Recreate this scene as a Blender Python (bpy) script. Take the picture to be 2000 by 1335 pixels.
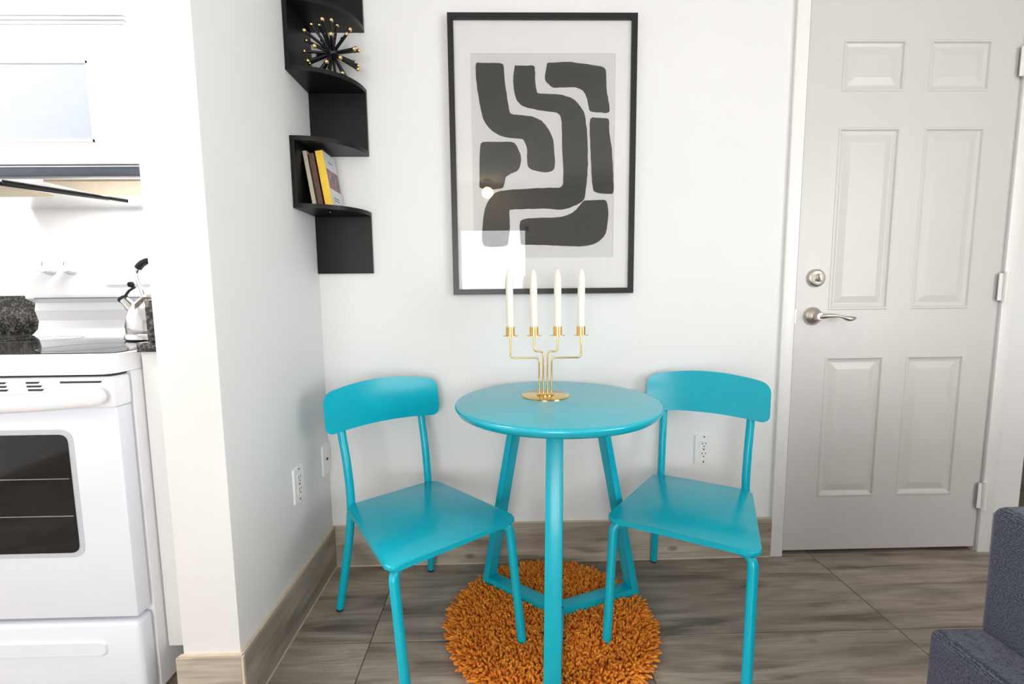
import bpy, bmesh, math, random
from mathutils import Vector, Matrix
from mathutils.geometry import tessellate_polygon
for o in list(bpy.data.objects): bpy.data.objects.remove(o)
scene = bpy.context.scene
COL = scene.collection
random.seed(7)
R = math.radians
PI = math.pi

# ------------------------------------------------------------------ camera
cam_d = bpy.data.cameras.new('camera'); cam = bpy.data.objects.new('camera', cam_d); COL.objects.link(cam)
cam_d.sensor_fit = 'HORIZONTAL'; cam_d.sensor_width = 36.0; cam_d.lens = 915.0 / 2000 * 36
cam_d.clip_start = 0.02; cam_d.clip_end = 100
pitch, yaw, roll = R(6.09), R(1.21), R(-0.60)
fwd = Vector((math.sin(yaw)*math.cos(pitch), math.cos(yaw)*math.cos(pitch), -math.sin(pitch)))
rt = Vector((math.cos(yaw), -math.sin(yaw), 0)); up = rt.cross(fwd)
rt2 = math.cos(roll)*rt + math.sin(roll)*up; up2 = -math.sin(roll)*rt + math.cos(roll)*up
cam.matrix_world = Matrix(((rt2.x, up2.x, -fwd.x, 0.657), (rt2.y, up2.y, -fwd.y, -1.723), (rt2.z, up2.z, -fwd.z, 1.040), (0, 0, 0, 1)))
scene.camera = cam

# ------------------------------------------------------------------ light and exposure
scene.view_settings.view_transform = 'Standard'; scene.view_settings.look = 'None'
scene.view_settings.gamma = 1.0; scene.view_settings.use_curve_mapping = False
scene.view_settings.exposure = -0.04
world = bpy.data.worlds.new('world'); scene.world = world; world.use_nodes = True
wb = world.node_tree.nodes['Background']; wb.inputs[0].default_value = (0.98, 0.985, 0.98, 1); wb.inputs[1].default_value = 9.0

def area_light(name, loc, rot, sx, sy, power, color=(1, 1, 1), portal=False):
    d = bpy.data.lights.new(name, 'AREA'); d.shape = 'RECTANGLE'; d.size = sx; d.size_y = sy; d.energy = power; d.color = color
    if portal: d.cycles.is_portal = True
    o = bpy.data.objects.new(name, d); COL.objects.link(o); o.location = loc; o.rotation_euler = rot
    return o
# daylight comes in by the window of the rear wall (behind the photographer)
WX0, WX1, WZ0, WZ1, REAR = -0.9, 1.05, 0.25, 1.95, -5.0
area_light('window_portal', ((WX0+WX1)/2, REAR-0.02, (WZ0+WZ1)/2), (R(90), 0, 0), WX1-WX0, WZ1-WZ0, 1.0, portal=True)

# and by a second window in the right hand wall
XR = 3.4; VY0, VY1, VZ0, VZ1 = -3.7, -1.7, 0.45, 2.05
area_light('window_portal', (XR+0.02, (VY0+VY1)/2, (VZ0+VZ1)/2), (R(90), 0, R(90)), VY1-VY0, VZ1-VZ0, 1.0, portal=True)

# ------------------------------------------------------------------ materials
MATS = {}
def srgb(r, g, b):
    f = lambda c: (c/255/12.92) if c/255 <= 0.04045 else ((c/255+0.055)/1.055)**2.4
    return (f(r), f(g), f(b), 1)
def mat(name, col, rough=0.5, metal=0.0, noise=0.0, nscale=40.0, bump=0.0, bscale=200.0, spec=0.5, coat=0.0):
    m = bpy.data.materials.new(name); m.use_nodes = True; nt = m.node_tree; b = nt.nodes['Principled BSDF']
    b.inputs['Base Color'].default_value = col; b.inputs['Roughness'].default_value = rough; b.inputs['Metallic'].default_value = metal
    b.inputs['Specular IOR Level'].default_value = spec; b.inputs['Coat Weight'].default_value = coat; b.inputs['Coat Roughness'].default_value = 0.1
    tc = nt.nodes.new('ShaderNodeTexCoord')
    if noise > 0:
        n = nt.nodes.new('ShaderNodeTexNoise'); n.inputs['Scale'].default_value = nscale; n.inputs['Detail'].default_value = 5
        nt.links.new(tc.outputs['Object'], n.inputs['Vector'])
        r = nt.nodes.new('ShaderNodeValToRGB')
        r.color_ramp.elements[0].position = 0.3; r.color_ramp.elements[1].position = 0.7
        r.color_ramp.elements[0].color = [max(0, c*(1-noise)) for c in col[:3]]+[1]
        r.color_ramp.elements[1].color = [min(1, c*(1+noise)) for c in col[:3]]+[1]
        nt.links.new(n.outputs['Fac'], r.inputs[0]); nt.links.new(r.outputs[0], b.inputs['Base Color'])
    if bump > 0:
        n2 = nt.nodes.new('ShaderNodeTexNoise'); n2.inputs['Scale'].default_value = bscale; n2.inputs['Detail'].default_value = 4
        nt.links.new(tc.outputs['Object'], n2.inputs['Vector'])
        bp = nt.nodes.new('ShaderNodeBump'); bp.inputs['Strength'].default_value = bump; bp.inputs['Distance'].default_value = 0.002
        nt.links.new(n2.outputs['Fac'], bp.inputs['Height']); nt.links.new(bp.outputs[0], b.inputs['Normal'])
    MATS[name] = m
    return m
def emit(name, col, strength):
    m = bpy.data.materials.new(name); m.use_nodes = True; nt = m.node_tree
    nt.nodes.remove(nt.nodes['Principled BSDF']); e = nt.nodes.new('ShaderNodeEmission')
    e.inputs[0].default_value = col; e.inputs[1].default_value = strength
    nt.links.new(e.outputs[0], nt.nodes['Material Output'].inputs[0]); MATS[name] = m
    return m
mat('wall_paint', srgb(232, 232, 232), 0.6, noise=0.012, nscale=3, bump=0.05, bscale=120)
mat('ceiling_paint', srgb(240, 240, 238), 0.8, noise=0.01)
mat('trim_paint', srgb(238, 237, 236), 0.35, noise=0.01)
mat('door_paint', srgb(208, 205, 203), 0.35, noise=0.012, nscale=8, bump=0.04, bscale=300)
mat('teal', srgb(4, 174, 197), 0.2, noise=0.03, nscale=12, bump=0.03, bscale=500, spec=0.4)
mat('teal_top', srgb(4, 174, 197), 0.2, noise=0.03, nscale=10, bump=0.03, bscale=500, spec=0.8)
mat('black_wood', srgb(13, 13, 14), 0.38, noise=0.25, nscale=60, bump=0.1, bscale=150, spec=0.3)
mat('black_metal', srgb(14, 14, 15), 0.45, noise=0.1)
mat('black_frame', srgb(13, 14, 17), 0.35, noise=0.15, nscale=30)
mat('rubber', srgb(15, 15, 15), 0.7, noise=0.1)
mat('gold', (0.74, 0.50, 0.18, 1), 0.16, 1.0, noise=0.05, nscale=20)
mat('gold_tip', (0.80, 0.60, 0.28, 1), 0.25, 1.0, noise=0.05, nscale=200)
mat('candle_wax', srgb(244, 241, 230), 0.45, noise=0.015, nscale=30)
mat('wick', srgb(230, 225, 210), 0.8, noise=0.05)
mat('nickel', (0.60, 0.56, 0.50, 1), 0.3, 1.0, noise=0.06, nscale=60)
mat('steel', (0.72, 0.72, 0.74, 1), 0.12, 1.0, noise=0.03, nscale=30)
mat('enamel', srgb(238, 239, 243), 0.22, noise=0.01, nscale=10)
mat('enamel_door', srgb(226, 229, 238), 0.3, noise=0.01, nscale=10)
mat('black_glass', srgb(10, 10, 12), 0.06, noise=0.1, nscale=20)
mat('slot_dark', srgb(24, 27, 32), 0.5, noise=0.1)
mat('frost_border', srgb(192, 196, 203), 0.4, noise=0.06, nscale=300)
mat('micro_window', srgb(176, 184, 196), 0.3, noise=0.02)
mat('grey_strip', srgb(70, 78, 90), 0.35, noise=0.08, nscale=30)
mat('filter_mesh', srgb(196, 180, 150), 0.45, 0.6, noise=0.12, nscale=180, bump=0.4, bscale=400)
mat('plastic_white', srgb(236, 236, 234), 0.35, noise=0.01)
mat('hole_dark', srgb(60, 58, 55), 0.6, noise=0.1)
mat('mat_board', srgb(250, 250, 250), 0.8, noise=0.006)
mat('print_paper', srgb(230, 230, 232), 0.75, noise=0.01, nscale=15)
mat('ink', srgb(38, 37, 35), 0.7, noise=0.10, nscale=25)
mat('caulk', srgb(206, 190, 168), 0.6, noise=0.06)
mat('grout', srgb(92, 82, 74), 0.85, noise=0.15, nscale=60)
mat('paper', srgb(232, 226, 210), 0.8, noise=0.05, nscale=200)
mat('book_cream', srgb(196, 186, 164), 0.6, noise=0.08, nscale=90)
mat('book_brown', srgb(96, 64, 58), 0.55, noise=0.3, nscale=120)
mat('book_yellow', srgb(238, 196, 62), 0.5, noise=0.06, nscale=60)
mat('book_cover', srgb(205, 208, 212), 0.45, noise=0.04, nscale=60)
mat('sofa_dark', srgb(40, 42, 58), 0.9, noise=0.1)
mat('room_paint', srgb(226, 225, 222), 0.8, noise=0.02)
mat('hall_shade', srgb(120, 118, 114), 0.8, noise=0.03)  # grey puts the darkness of the unlit hall into its wall colour

def granite():
    m = mat('granite', srgb(40, 42, 44), 0.18)
    nt = m.node_tree; b = nt.nodes['Principled BSDF']
    tc = nt.nodes.new('ShaderNodeTexCoord'); v = nt.nodes.new('ShaderNodeTexVoronoi'); v.inputs['Scale'].default_value = 120
    n = nt.nodes.new('ShaderNodeTexNoise'); n.inputs['Scale'].default_value = 45; n.inputs['Detail'].default_value = 6
    nt.links.new(tc.outputs['Object'], v.inputs['Vector']); nt.links.new(tc.outputs['Object'], n.inputs['Vector'])
    mx = nt.nodes.new('ShaderNodeMath'); mx.operation = 'MULTIPLY'
    nt.links.new(v.outputs['Distance'], mx.inputs[0]); nt.links.new(n.outputs['Fac'], mx.inputs[1])
    r = nt.nodes.new('ShaderNodeValToRGB'); r.color_ramp.elements[0].color = srgb(28, 31, 34); r.color_ramp.elements[1].color = srgb(150, 142, 128)
    r.color_ramp.elements[0].position = 0.2; r.color_ramp.elements[1].position = 0.75
    nt.links.new(mx.outputs[0], r.inputs[0]); nt.links.new(r.outputs[0], b.inputs['Base Color'])
granite()

def wood_tile(name, dark, mid, light, rough=0.45, along='X'):
    m = bpy.data.materials.new(name); m.use_nodes = True; nt = m.node_tree; b = nt.nodes['Principled BSDF']; L = nt.links.new
    tc = nt.nodes.new('ShaderNodeTexCoord'); oi = nt.nodes.new('ShaderNodeObjectInfo')
    off = nt.nodes.new('ShaderNodeVectorMath'); off.operation = 'SCALE'; off.inputs[0].default_value = (37.0, 91.0, 13.0); L(oi.outputs['Random'], off.inputs['Scale'])
    add = nt.nodes.new('ShaderNodeVectorMath'); add.operation = 'ADD'; L(tc.outputs['Object'], add.inputs[0]); L(off.outputs[0], add.inputs[1])
    def mp(s):
        k = nt.nodes.new('ShaderNodeMapping'); k.inputs['Scale'].default_value = s if along == 'X' else (s[1], s[0], s[2]); L(add.outputs[0], k.inputs['Vector']); return k
    def noise(s, scale, det, dist=0.0):
        n = nt.nodes.new('ShaderNodeTexNoise'); n.inputs['Scale'].default_value = scale; n.inputs['Detail'].default_value = det; n.inputs['Distortion'].default_value = dist
        L(mp(s).outputs[0], n.inputs['Vector']); return n
    n1 = noise((1.0, 6.0, 6.0), 2.6, 6, 1.0); n2 = noise((2.0, 60.0, 60.0), 3.0, 5, 0.3); n3 = noise((1.2, 3.2, 3.0), 2.2, 3, 0.6)
    def ramp(src, stops):
        r = nt.nodes.new('ShaderNodeValToRGB'); e = r.color_ramp.elements
        e[0].position, e[0].color = stops[0]; e[1].position, e[1].color = stops[-1]
        for p, c in stops[1:-1]:
            q = e.new(p); q.color = c
        L(src, r.inputs[0]); return r
    c1 = ramp(n1.outputs['Fac'], [(0.30, dark), (0.43, mid), (0.60, light), (0.75, mid)])
    c2 = ramp(n2.outputs['Fac'], [(0.3, (0.80, 0.79, 0.78, 1)), (0.65, (1.08, 1.08, 1.08, 1))])
    mul = nt.nodes.new('ShaderNodeMix'); mul.data_type = 'RGBA'; mul.blend_type = 'MULTIPLY'; mul.inputs[0].default_value = 1
    L(c1.outputs[0], mul.inputs[6]); L(c2.outputs[0], mul.inputs[7])
    c3 = ramp(n3.outputs['Fac'], [(0.35, (0.80, 0.79, 0.78, 1)), (0.62, (1.12, 1.11, 1.10, 1))])
    mul2 = nt.nodes.new('ShaderNodeMix'); mul2.data_type = 'RGBA'; mul2.blend_type = 'MULTIPLY'; mul2.inputs[0].default_value = 1
    L(mul.outputs[2], mul2.inputs[6]); L(c3.outputs[0], mul2.inputs[7])
    # knots
    v = nt.nodes.new('ShaderNodeTexVoronoi'); v.inputs['Scale'].default_value = 3.2; L(mp((1.0, 2.0, 2.0)).outputs[0], v.inputs['Vector'])
    kr = ramp(v.outputs['Distance'], [(0.035, (0.45, 0.40, 0.37, 1)), (0.085, (1, 1, 1, 1))])
    mul3 = nt.nodes.new('ShaderNodeMix'); mul3.data_type = 'RGBA'; mul3.blend_type = 'MULTIPLY'; mul3.inputs[0].default_value = 0.85
    L(mul2.outputs[2], mul3.inputs[6]); L(kr.outputs[0], mul3.inputs[7])
    tone = ramp(oi.outputs['Random'], [(0.0, (0.86, 0.85, 0.84, 1)), (1.0, (1.12, 1.11, 1.09, 1))])
    mul4 = nt.nodes.new('ShaderNodeMix'); mul4.data_type = 'RGBA'; mul4.blend_type = 'MULTIPLY'; mul4.inputs[0].default_value = 1
    L(mul3.outputs[2], mul4.inputs[6]); L(tone.outputs[0], mul4.inputs[7])
    L(mul4.outputs[2], b.inputs['Base Color']); b.inputs['Roughness'].default_value = rough
    bp = nt.nodes.new('ShaderNodeBump'); bp.inputs['Strength'].default_value = 0.15; bp.inputs['Distance'].default_value = 0.001
    L(n2.outputs['Fac'], bp.inputs['Height']); L(bp.outputs[0], b.inputs['Normal'])
    MATS[name] = m
wood_tile('floor_tile', srgb(104, 95, 87), srgb(143, 132, 122), srgb(168, 157, 146), 0.42)
wood_tile('base_tile_x', srgb(138, 128, 116), srgb(168, 158, 146), srgb(184, 175, 163), 0.5)
wood_tile('base_tile_y', srgb(138, 128, 116), srgb(168, 158, 146), srgb(184, 175, 163), 0.5, along='Y')

def fabric(name, c1, c2):
    m = bpy.data.materials.new(name); m.use_nodes = True; nt = m.node_tree; b = nt.nodes['Principled BSDF']; L = nt.links.new
    tc = nt.nodes.new('ShaderNodeTexCoord')
    w1 = nt.nodes.new('ShaderNodeTexNoise'); w1.inputs['Scale'].default_value = 420; w1.inputs['Detail'].default_value = 2
    w2 = nt.nodes.new('ShaderNodeTexWave'); w2.bands_direction = 'Z'; w2.inputs['Scale'].default_value = 110; w2.inputs['Distortion'].default_value = 4
    L(tc.outputs['Object'], w1.inputs['Vector']); L(tc.outputs['Object'], w2.inputs['Vector'])
    ad = nt.nodes.new('ShaderNodeMath'); ad.operation = 'MULTIPLY_ADD'; ad.inputs[1].default_value = 0.3
    L(w2.outputs['Fac'], ad.inputs[0]); L(w1.outputs['Fac'], ad.inputs[2])
    r = nt.nodes.new('ShaderNodeValToRGB'); r.color_ramp.elements[0].color = c1; r.color_ramp.elements[1].color = c2
    r.color_ramp.elements[0].position = 0.45; r.color_ramp.elements[1].position = 0.95
    L(ad.outputs[0], r.inputs[0]); L(r.outputs[0], b.inputs['Base Color']); b.inputs['Roughness'].default_value = 0.95
    b.inputs['Sheen Weight'].default_value = 0.15
    bp = nt.nodes.new('ShaderNodeBump'); bp.inputs['Strength'].default_value = 0.5; bp.inputs['Distance'].default_value = 0.001
    L(ad.outputs[0], bp.inputs['Height']); L(bp.outputs[0], b.inputs['Normal']); MATS[name] = m
fabric('sofa_fabric', srgb(30, 32, 44), srgb(90, 94, 114))

def yarn():
    m = bpy.data.materials.new('orange_yarn'); m.use_nodes = True; nt = m.node_tree; b = nt.nodes['Principled BSDF']; L = nt.links.new
    tc = nt.nodes.new('ShaderNodeTexCoord'); n = nt.nodes.new('ShaderNodeTexNoise'); n.inputs['Scale'].default_value = 60; n.inputs['Detail'].default_value = 3
    L(tc.outputs['Object'], n.inputs['Vector'])
    r = nt.nodes.new('ShaderNodeValToRGB'); r.color_ramp.elements[0].color = srgb(206, 98, 16); r.color_ramp.elements[1].color = srgb(250, 164, 52)
    r.color_ramp.elements[0].position = 0.3; r.color_ramp.elements[1].position = 0.7
    L(n.outputs['Fac'], r.inputs[0]); L(r.outputs[0], b.inputs['Base Color']); b.inputs['Roughness'].default_value = 0.9
    n2 = nt.nodes.new('ShaderNodeTexNoise'); n2.inputs['Scale'].default_value = 900
    L(tc.outputs['Object'], n2.inputs['Vector']); bp = nt.nodes.new('ShaderNodeBump'); bp.inputs['Strength'].default_value = 0.6; bp.inputs['Distance'].default_value = 0.001
    L(n2.outputs['Fac'], bp.inputs['Height']); L(bp.outputs[0], b.inputs['Normal']); MATS['orange_yarn'] = m
yarn()

def pane(name, tint=(1, 1, 1, 1), boost=1.0):
    m = bpy.data.materials.new(name); m.use_nodes = True; nt = m.node_tree; L = nt.links.new
    nt.nodes.remove(nt.nodes['Principled BSDF'])
    t = nt.nodes.new('ShaderNodeBsdfTransparent'); t.inputs[0].default_value = tint
    g = nt.nodes.new('ShaderNodeBsdfGlossy'); g.inputs['Roughness'].default_value = 0.0
    f = nt.nodes.new('ShaderNodeFresnel'); f.inputs[0].default_value = 1.5
    k = nt.nodes.new('ShaderNodeMath'); k.operation = 'MULTIPLY'; k.inputs[1].default_value = boost; k.use_clamp = True
    L(f.outputs[0], k.inputs[0]); x = nt.nodes.new('ShaderNodeMixShader')
    L(k.outputs[0], x.inputs[0]); L(t.outputs[0], x.inputs[1]); L(g.outputs[0], x.inputs[2]); L(x.outputs[0], nt.nodes['Material Output'].inputs[0])
    MATS[name] = m
pane('clear_glass', boost=0.85)
emit('fill_white', (1, 0.97, 0.92, 1), 14.0)  # glow of the added kitchen light
emit('lamp_warm', (1, 0.72, 0.38, 1), 30.0)
emit('hood_lamp', (1, 0.85, 0.6, 1), 6.0)

# ------------------------------------------------------------------ mesh helpers
def link(name, me, m, parent=None, loc=(0, 0, 0), smooth=False):
    o = bpy.data.objects.new(name, me); COL.objects.link(o); o.location = loc
    if m: me.materials.clear(); me.materials.append(MATS[m])
    if smooth:
        for p in me.polygons: p.use_smooth = True
    if parent: o.parent = parent
    return o
def done(bm, name, m, parent=None, loc=(0, 0, 0), smooth=False, angle=None):
    bmesh.ops.recalc_face_normals(bm, faces=bm.faces[:])
    me = bpy.data.meshes.new(name); bm.to_mesh(me); bm.free()
    o = link(name, me, m, parent, loc, smooth)
    if angle is not None:
        for p in me.polygons: p.use_smooth = True
        try: me.set_sharp_from_angle(angle=R(angle))
        except Exception: pass
    return o
def tag(o, label, cat, group=None):
    o['label'] = label; o['category'] = cat
    if group: o['group'] = group
    return o
def struct(o): o['kind'] = 'structure'; return o
def thing(name, label, cat, loc=(0, 0, 0), rz=0.0, group=None):
    o = bpy.data.objects.new(name, None); COL.objects.link(o); o.location = loc; o.rotation_euler = (0, 0, rz); o.empty_display_size = 0.05
    return tag(o, label, cat, group)
def bx(bm, x0, x1, y0, y1, z0, z1, bev=0.0, seg=2):
    r = bmesh.ops.create_cube(bm, size=1.0); vs = r['verts']
    for v in vs:
        v.co = Vector(((x0+x1)/2 + v.co.x*(x1-x0), (y0+y1)/2 + v.co.y*(y1-y0), (z0+z1)/2 + v.co.z*(z1-z0)))
    if bev > 0:
        es = list({e for v in vs for e in v.link_edges})
        bmesh.ops.bevel(bm, geom=es, offset=bev, segments=seg, profile=0.5, affect='EDGES')
def box(name, m, x0, x1, y0, y1, z0, z1, parent=None, bev=0.0, seg=2, loc=(0, 0, 0)):
    bm = bmesh.new(); bx(bm, x0, x1, y0, y1, z0, z1, bev, seg)
    return done(bm, name, m, parent, loc, angle=35 if bev else None)
def sweep(bm, pts, rad, n=12, cap=True):
    pts = [Vector(p) for p in pts]; rads = rad if isinstance(rad, (list, tuple)) else [rad]*len(pts)
    t = [(pts[min(i+1, len(pts)-1)]-pts[max(i-1, 0)]).normalized() for i in range(len(pts))]
    a = Vector((0, 0, 1)) if abs(t[0].z) < 0.9 else Vector((1, 0, 0)); u = t[0].cross(a).normalized(); rings = []
    for i, p in enumerate(pts):
        u = (u - t[i]*u.dot(t[i])).normalized(); w = t[i].cross(u)
        rings.append([bm.verts.new(p + (u*math.cos(2*PI*k/n) + w*math.sin(2*PI*k/n))*rads[i]) for k in range(n)])
    for a_, b_ in zip(rings, rings[1:]):
        for k in range(n): bm.faces.new((a_[k], a_[(k+1) % n], b_[(k+1) % n], b_[k]))
    if cap: bm.faces.new(rings[0][::-1]); bm.faces.new(rings[-1])
def tube(name, m, pts, rad, parent=None, n=12, loc=(0, 0, 0)):
    bm = bmesh.new(); sweep(bm, pts, rad, n); return done(bm, name, m, parent, loc, angle=50)
def spline(P, n=8):
    P = [Vector(p) for p in P]; Q = [P[0]*2-P[1]] + P + [P[-1]*2-P[-2]]; out = []
    for i in range(1, len(Q)-2):
        for k in range(n):
            t = k/n; a, b, c, d = Q[i-1], Q[i], Q[i+1], Q[i+2]
            out.append(0.5*((2*b) + (c-a)*t + (2*a-5*b+4*c-d)*t*t + (3*b-a-3*c+d)*t**3))
    out.append(P[-1]); return out
def fillet(P, r, n=6):
    P = [Vector(p) for p in P]; out = [P[0]]
    for a, b, c in zip(P, P[1:], P[2:]):
        d1 = (a-b).normalized(); d2 = (c-b).normalized(); rr = min(r, (a-b).length*0.49, (c-b).length*0.49)
        s, e = b+d1*rr, b+d2*rr
        for k in range(n+1):
            t = k/n; out.append(s*(1-t)**2 + b*2*t*(1-t) + e*t*t)
    out.append(P[-1]); return out
def lathe(name, m, prof, parent=None, loc=(0, 0, 0), n=32, axis='Z'):
    bm = bmesh.new(); rings = []
    for r, z in prof:
        if r < 1e-6: rings.append([bm.verts.new((0, 0, z))])
        else: rings.append([bm.verts.new((r*math.cos(2*PI*k/n), r*math.sin(2*PI*k/n), z)) for k in range(n)])
    for a, b in zip(rings, rings[1:]):
        for k in range(n):
            if len(a) == 1 and len(b) == 1: continue
            if len(a) == 1: bm.faces.new((a[0], b[(k+1) % n], b[k]))
            elif len(b) == 1: bm.faces.new((a[k], a[(k+1) % n], b[0]))
            else: bm.faces.new((a[k], a[(k+1) % n], b[(k+1) % n], b[k]))
    if len(rings[0]) > 1: bm.faces.new(rings[0][::-1])
    if len(rings[-1]) > 1: bm.faces.new(rings[-1])
    if axis == 'Y':   # lathe axis points to -y (out of the back wall)
        for v in bm.verts: v.co = Vector((v.co.x, -v.co.z, v.co.y))
    return done(bm, name, m, parent, loc, angle=40)
def prism(bm, poly, f0, f1):
    """poly: 2D points; f0 and f1 turn one into the two 3D end points"""
    a = [bm.verts.new(f0(*p)) for p in poly]; b = [bm.verts.new(f1(*p)) for p in poly]; n = len(poly)
    bm.faces.new(a[::-1]); bm.faces.new(b)
    for k in range(n): bm.faces.new((a[k], a[(k+1) % n], b[(k+1) % n], b[k]))
def round_poly(P, r, n=6):
    out = []; N = len(P)
    for i in range(N):
        a, b, c = Vector(P[i-1]), Vector(P[i]), Vector(P[(i+1) % N]); ri = r[i] if isinstance(r, (list, tuple)) else r
        d1 = (a-b).normalized(); d2 = (c-b).normalized(); s, e = b+d1*ri, b+d2*ri
        for k in range(n+1):
            t = k/n; q = s*(1-t)**2 + b*2*t*(1-t) + e*t*t; out.append((q.x, q.y))
    return out
def rrect(x0, x1, y0, y1, r, n=6): return round_poly([(x0, y0), (x1, y0), (x1, y1), (x0, y1)], r, n)
def dup(root, **kw):
    r = root.copy(); COL.objects.link(r)
    for ch in list(root.children):
        c = ch.copy(); COL.objects.link(c); c.parent = r
        for g in list(ch.children):
            d = g.copy(); COL.objects.link(d); d.parent = c
    return r

# ------------------------------------------------------------------ the room
CEIL = 2.5; XL = -2.3
KB = 0.06            # kitchen back wall
EX = 2.683           # free right end of the back wall
DX0, DX1 = 1.744, 2.516   # door opening
PT, PL = -0.140, -0.636   # partition: kitchen face x, front end y
bm = bmesh.new()
bx(bm, 0, DX0, 0, 0.12, 0, CEIL); bx(bm, DX1, EX, 0, 0.12, 0, CEIL); bx(bm, DX0, DX1, 0, 0.12, 2.068, CEIL)
struct(done(bm, 'wall_back', 'wall_paint'))
struct(box('wall_left', 'wall_paint', PT, 0, PL, 0.12, 0, CEIL, bev=0.003))
struct(box('wall_kitchen', 'wall_paint', XL, PT, KB, KB+0.1, 0, CEIL))
struct(box('wall_far_left', 'wall_paint', XL-0.1, XL, REAR-0.1, KB+0.1, 0, CEIL))
bm = bmesh.new()
bx(bm, XR, XR+0.1, REAR-0.1, VY0, 0, CEIL); bx(bm, XR, XR+0.1, VY1, 1.4, 0, CEIL); bx(bm, XR, XR+0.1, VY0, VY1, 0, VZ0); bx(bm, XR, XR+0.1, VY0, VY1, VZ1, CEIL)
struct(done(bm, 'wall_right', 'room_paint'))
w2 = struct(box('window_2', 'trim_paint', XR-0.03, XR+0.03, VY0, VY1, VZ0-0.04, VZ0, bev=0.004))
for y in (VY0+0.025, (VY0+VY1)/2, VY1-0.025): box('window_frame', 'trim_paint', XR+0.02, XR+0.06, y-0.025, y+0.025, VZ0, VZ1, w2)
box('window_frame', 'trim_paint', XR+0.02, XR+0.06, VY0, VY1, VZ1-0.05, VZ1, w2)
struct(box('wall_hall', 'hall_shade', 1.4, XR, 1.3, 1.4, 0, CEIL))
struct(box('wall_hall_side', 'hall_shade', 1.3, 1.4, 0.12, 1.4, 0, CEIL))
bm = bmesh.new()
bx(bm, XL, WX0, REAR-0.1, REAR, 0, CEIL); bx(bm, WX1, XR, REAR-0.1, REAR, 0, CEIL)
bx(bm, WX0, WX1, REAR-0.1, REAR, 0, WZ0); bx(bm, WX0, WX1, REAR-0.1, REAR, WZ1, CEIL)
struct(done(bm, 'wall_rear', 'room_paint'))
struct(box('ceiling', 'ceiling_paint', XL-0.1, XR+0.1, REAR-0.1, 1.4, CEIL, CEIL+0.08))
# window in the rear wall
w1 = struct(box('window_1', 'trim_paint', WX0, WX1, REAR-0.03, REAR+0.03, WZ0-0.04, WZ0, bev=0.004))
for x in (WX0+0.025, (WX0+WX1)/2, WX1-0.025): box('window_frame', 'trim_paint', x-0.025, x+0.025, REAR-0.06, REAR-0.02, WZ0, WZ1, w1)
box('window_frame', 'trim_paint', WX0, WX1, REAR-0.06, REAR-0.02, WZ1-0.05, WZ1, w1)

# floor: grout bed and wood-look tiles laid in line
TW, TD, GX, GY, GAP = 0.805, 0.410, 0.250, -0.412, 0.0025
floor = struct(box('floor', 'grout', XL-0.1, XR+0.1, REAR-0.1, 1.4, -0.06, -0.0022))
bm = bmesh.new(); bx(bm, -TW/2+GAP/2, TW/2-GAP/2, -TD/2+GAP/2, TD/2-GAP/2, -0.008, 0, 0.0012, 1)
bmesh.ops.recalc_face_normals(bm, faces=bm.faces[:]); tile_me = bpy.data.meshes.new('tile'); bm.to_mesh(tile_me); bm.free(); tile_me.materials.append(MATS['floor_tile'])
for i in range(-4, 5):
    for j in range(-12, 5):
        cx = GX + (i+0.5)*TW; cy = GY + (j+0.5)*TD
        if cx - TW/2 > XR or cx + TW/2 < XL or cy + TD/2 < REAR or cy - TD/2 > 1.3: continue
        o = bpy.data.objects.new('tile', tile_me); COL.objects.link(o); o.location = (cx, cy, 0); o.parent = floor

# baseboards (tile skirting) with caulk lines
BH, BT = 0.157, 0.012
def skirting(name, m, x0, x1, y0, y1, cx=None):
    o = struct(box(name, m, x0, x1, y0, y1, 0.003, BH, bev=0.001, seg=1))
    return o
def caulk(x0, x1, y0, y1, z0, z1, parent): box('caulk_line', 'caulk', x0, x1, y0, y1, z0, z1, parent)
b = skirting('baseboard_back', 'base_tile_x', BT, 1.694, -BT, 0); caulk(BT, 1.694, -BT*0.7, 0, BH, BH+0.003, b); caulk(BT, 1.694, -BT-0.003, -BT, 0, 0.004, b)
b = skirting('baseboard_left', 'base_tile_y', 0, BT, PL-BT*0.4, 0); caulk(0, BT*0.7, PL, 0, BH, BH+0.003, b); caulk(BT, BT+0.003, PL, 0, 0, 0.004, b)
b = skirting('baseboard_front', 'base_tile_x', PT-BT, BT*0.55, PL-BT, PL); caulk(PT-BT*0.5, BT*0.55, PL-BT*0.7, PL, BH, BH+0.003, b); caulk(BT*0.55, BT, PL-BT, PL-BT*0.4, 0, BH, b)
b = skirting('baseboard_right', 'base_tile_x', 2.57, EX, -BT, 0); caulk(2.57, EX, -BT-0.003, -BT, 0, 0.004, b)
# door casing
struct(box('trim_1', 'trim_paint', 1.694, DX0-0.003, -0.014, 0, 0, 2.120, bev=0.003))
struct(box('trim_2', 'trim_paint', DX1+0.004, 2.57, -0.014, 0, 0, 2.120, bev=0.003))
struct(box('trim_3', 'trim_paint', DX0-0.003, DX1+0.004, -0.014, 0, 2.070, 2.120, bev=0.003))

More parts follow.
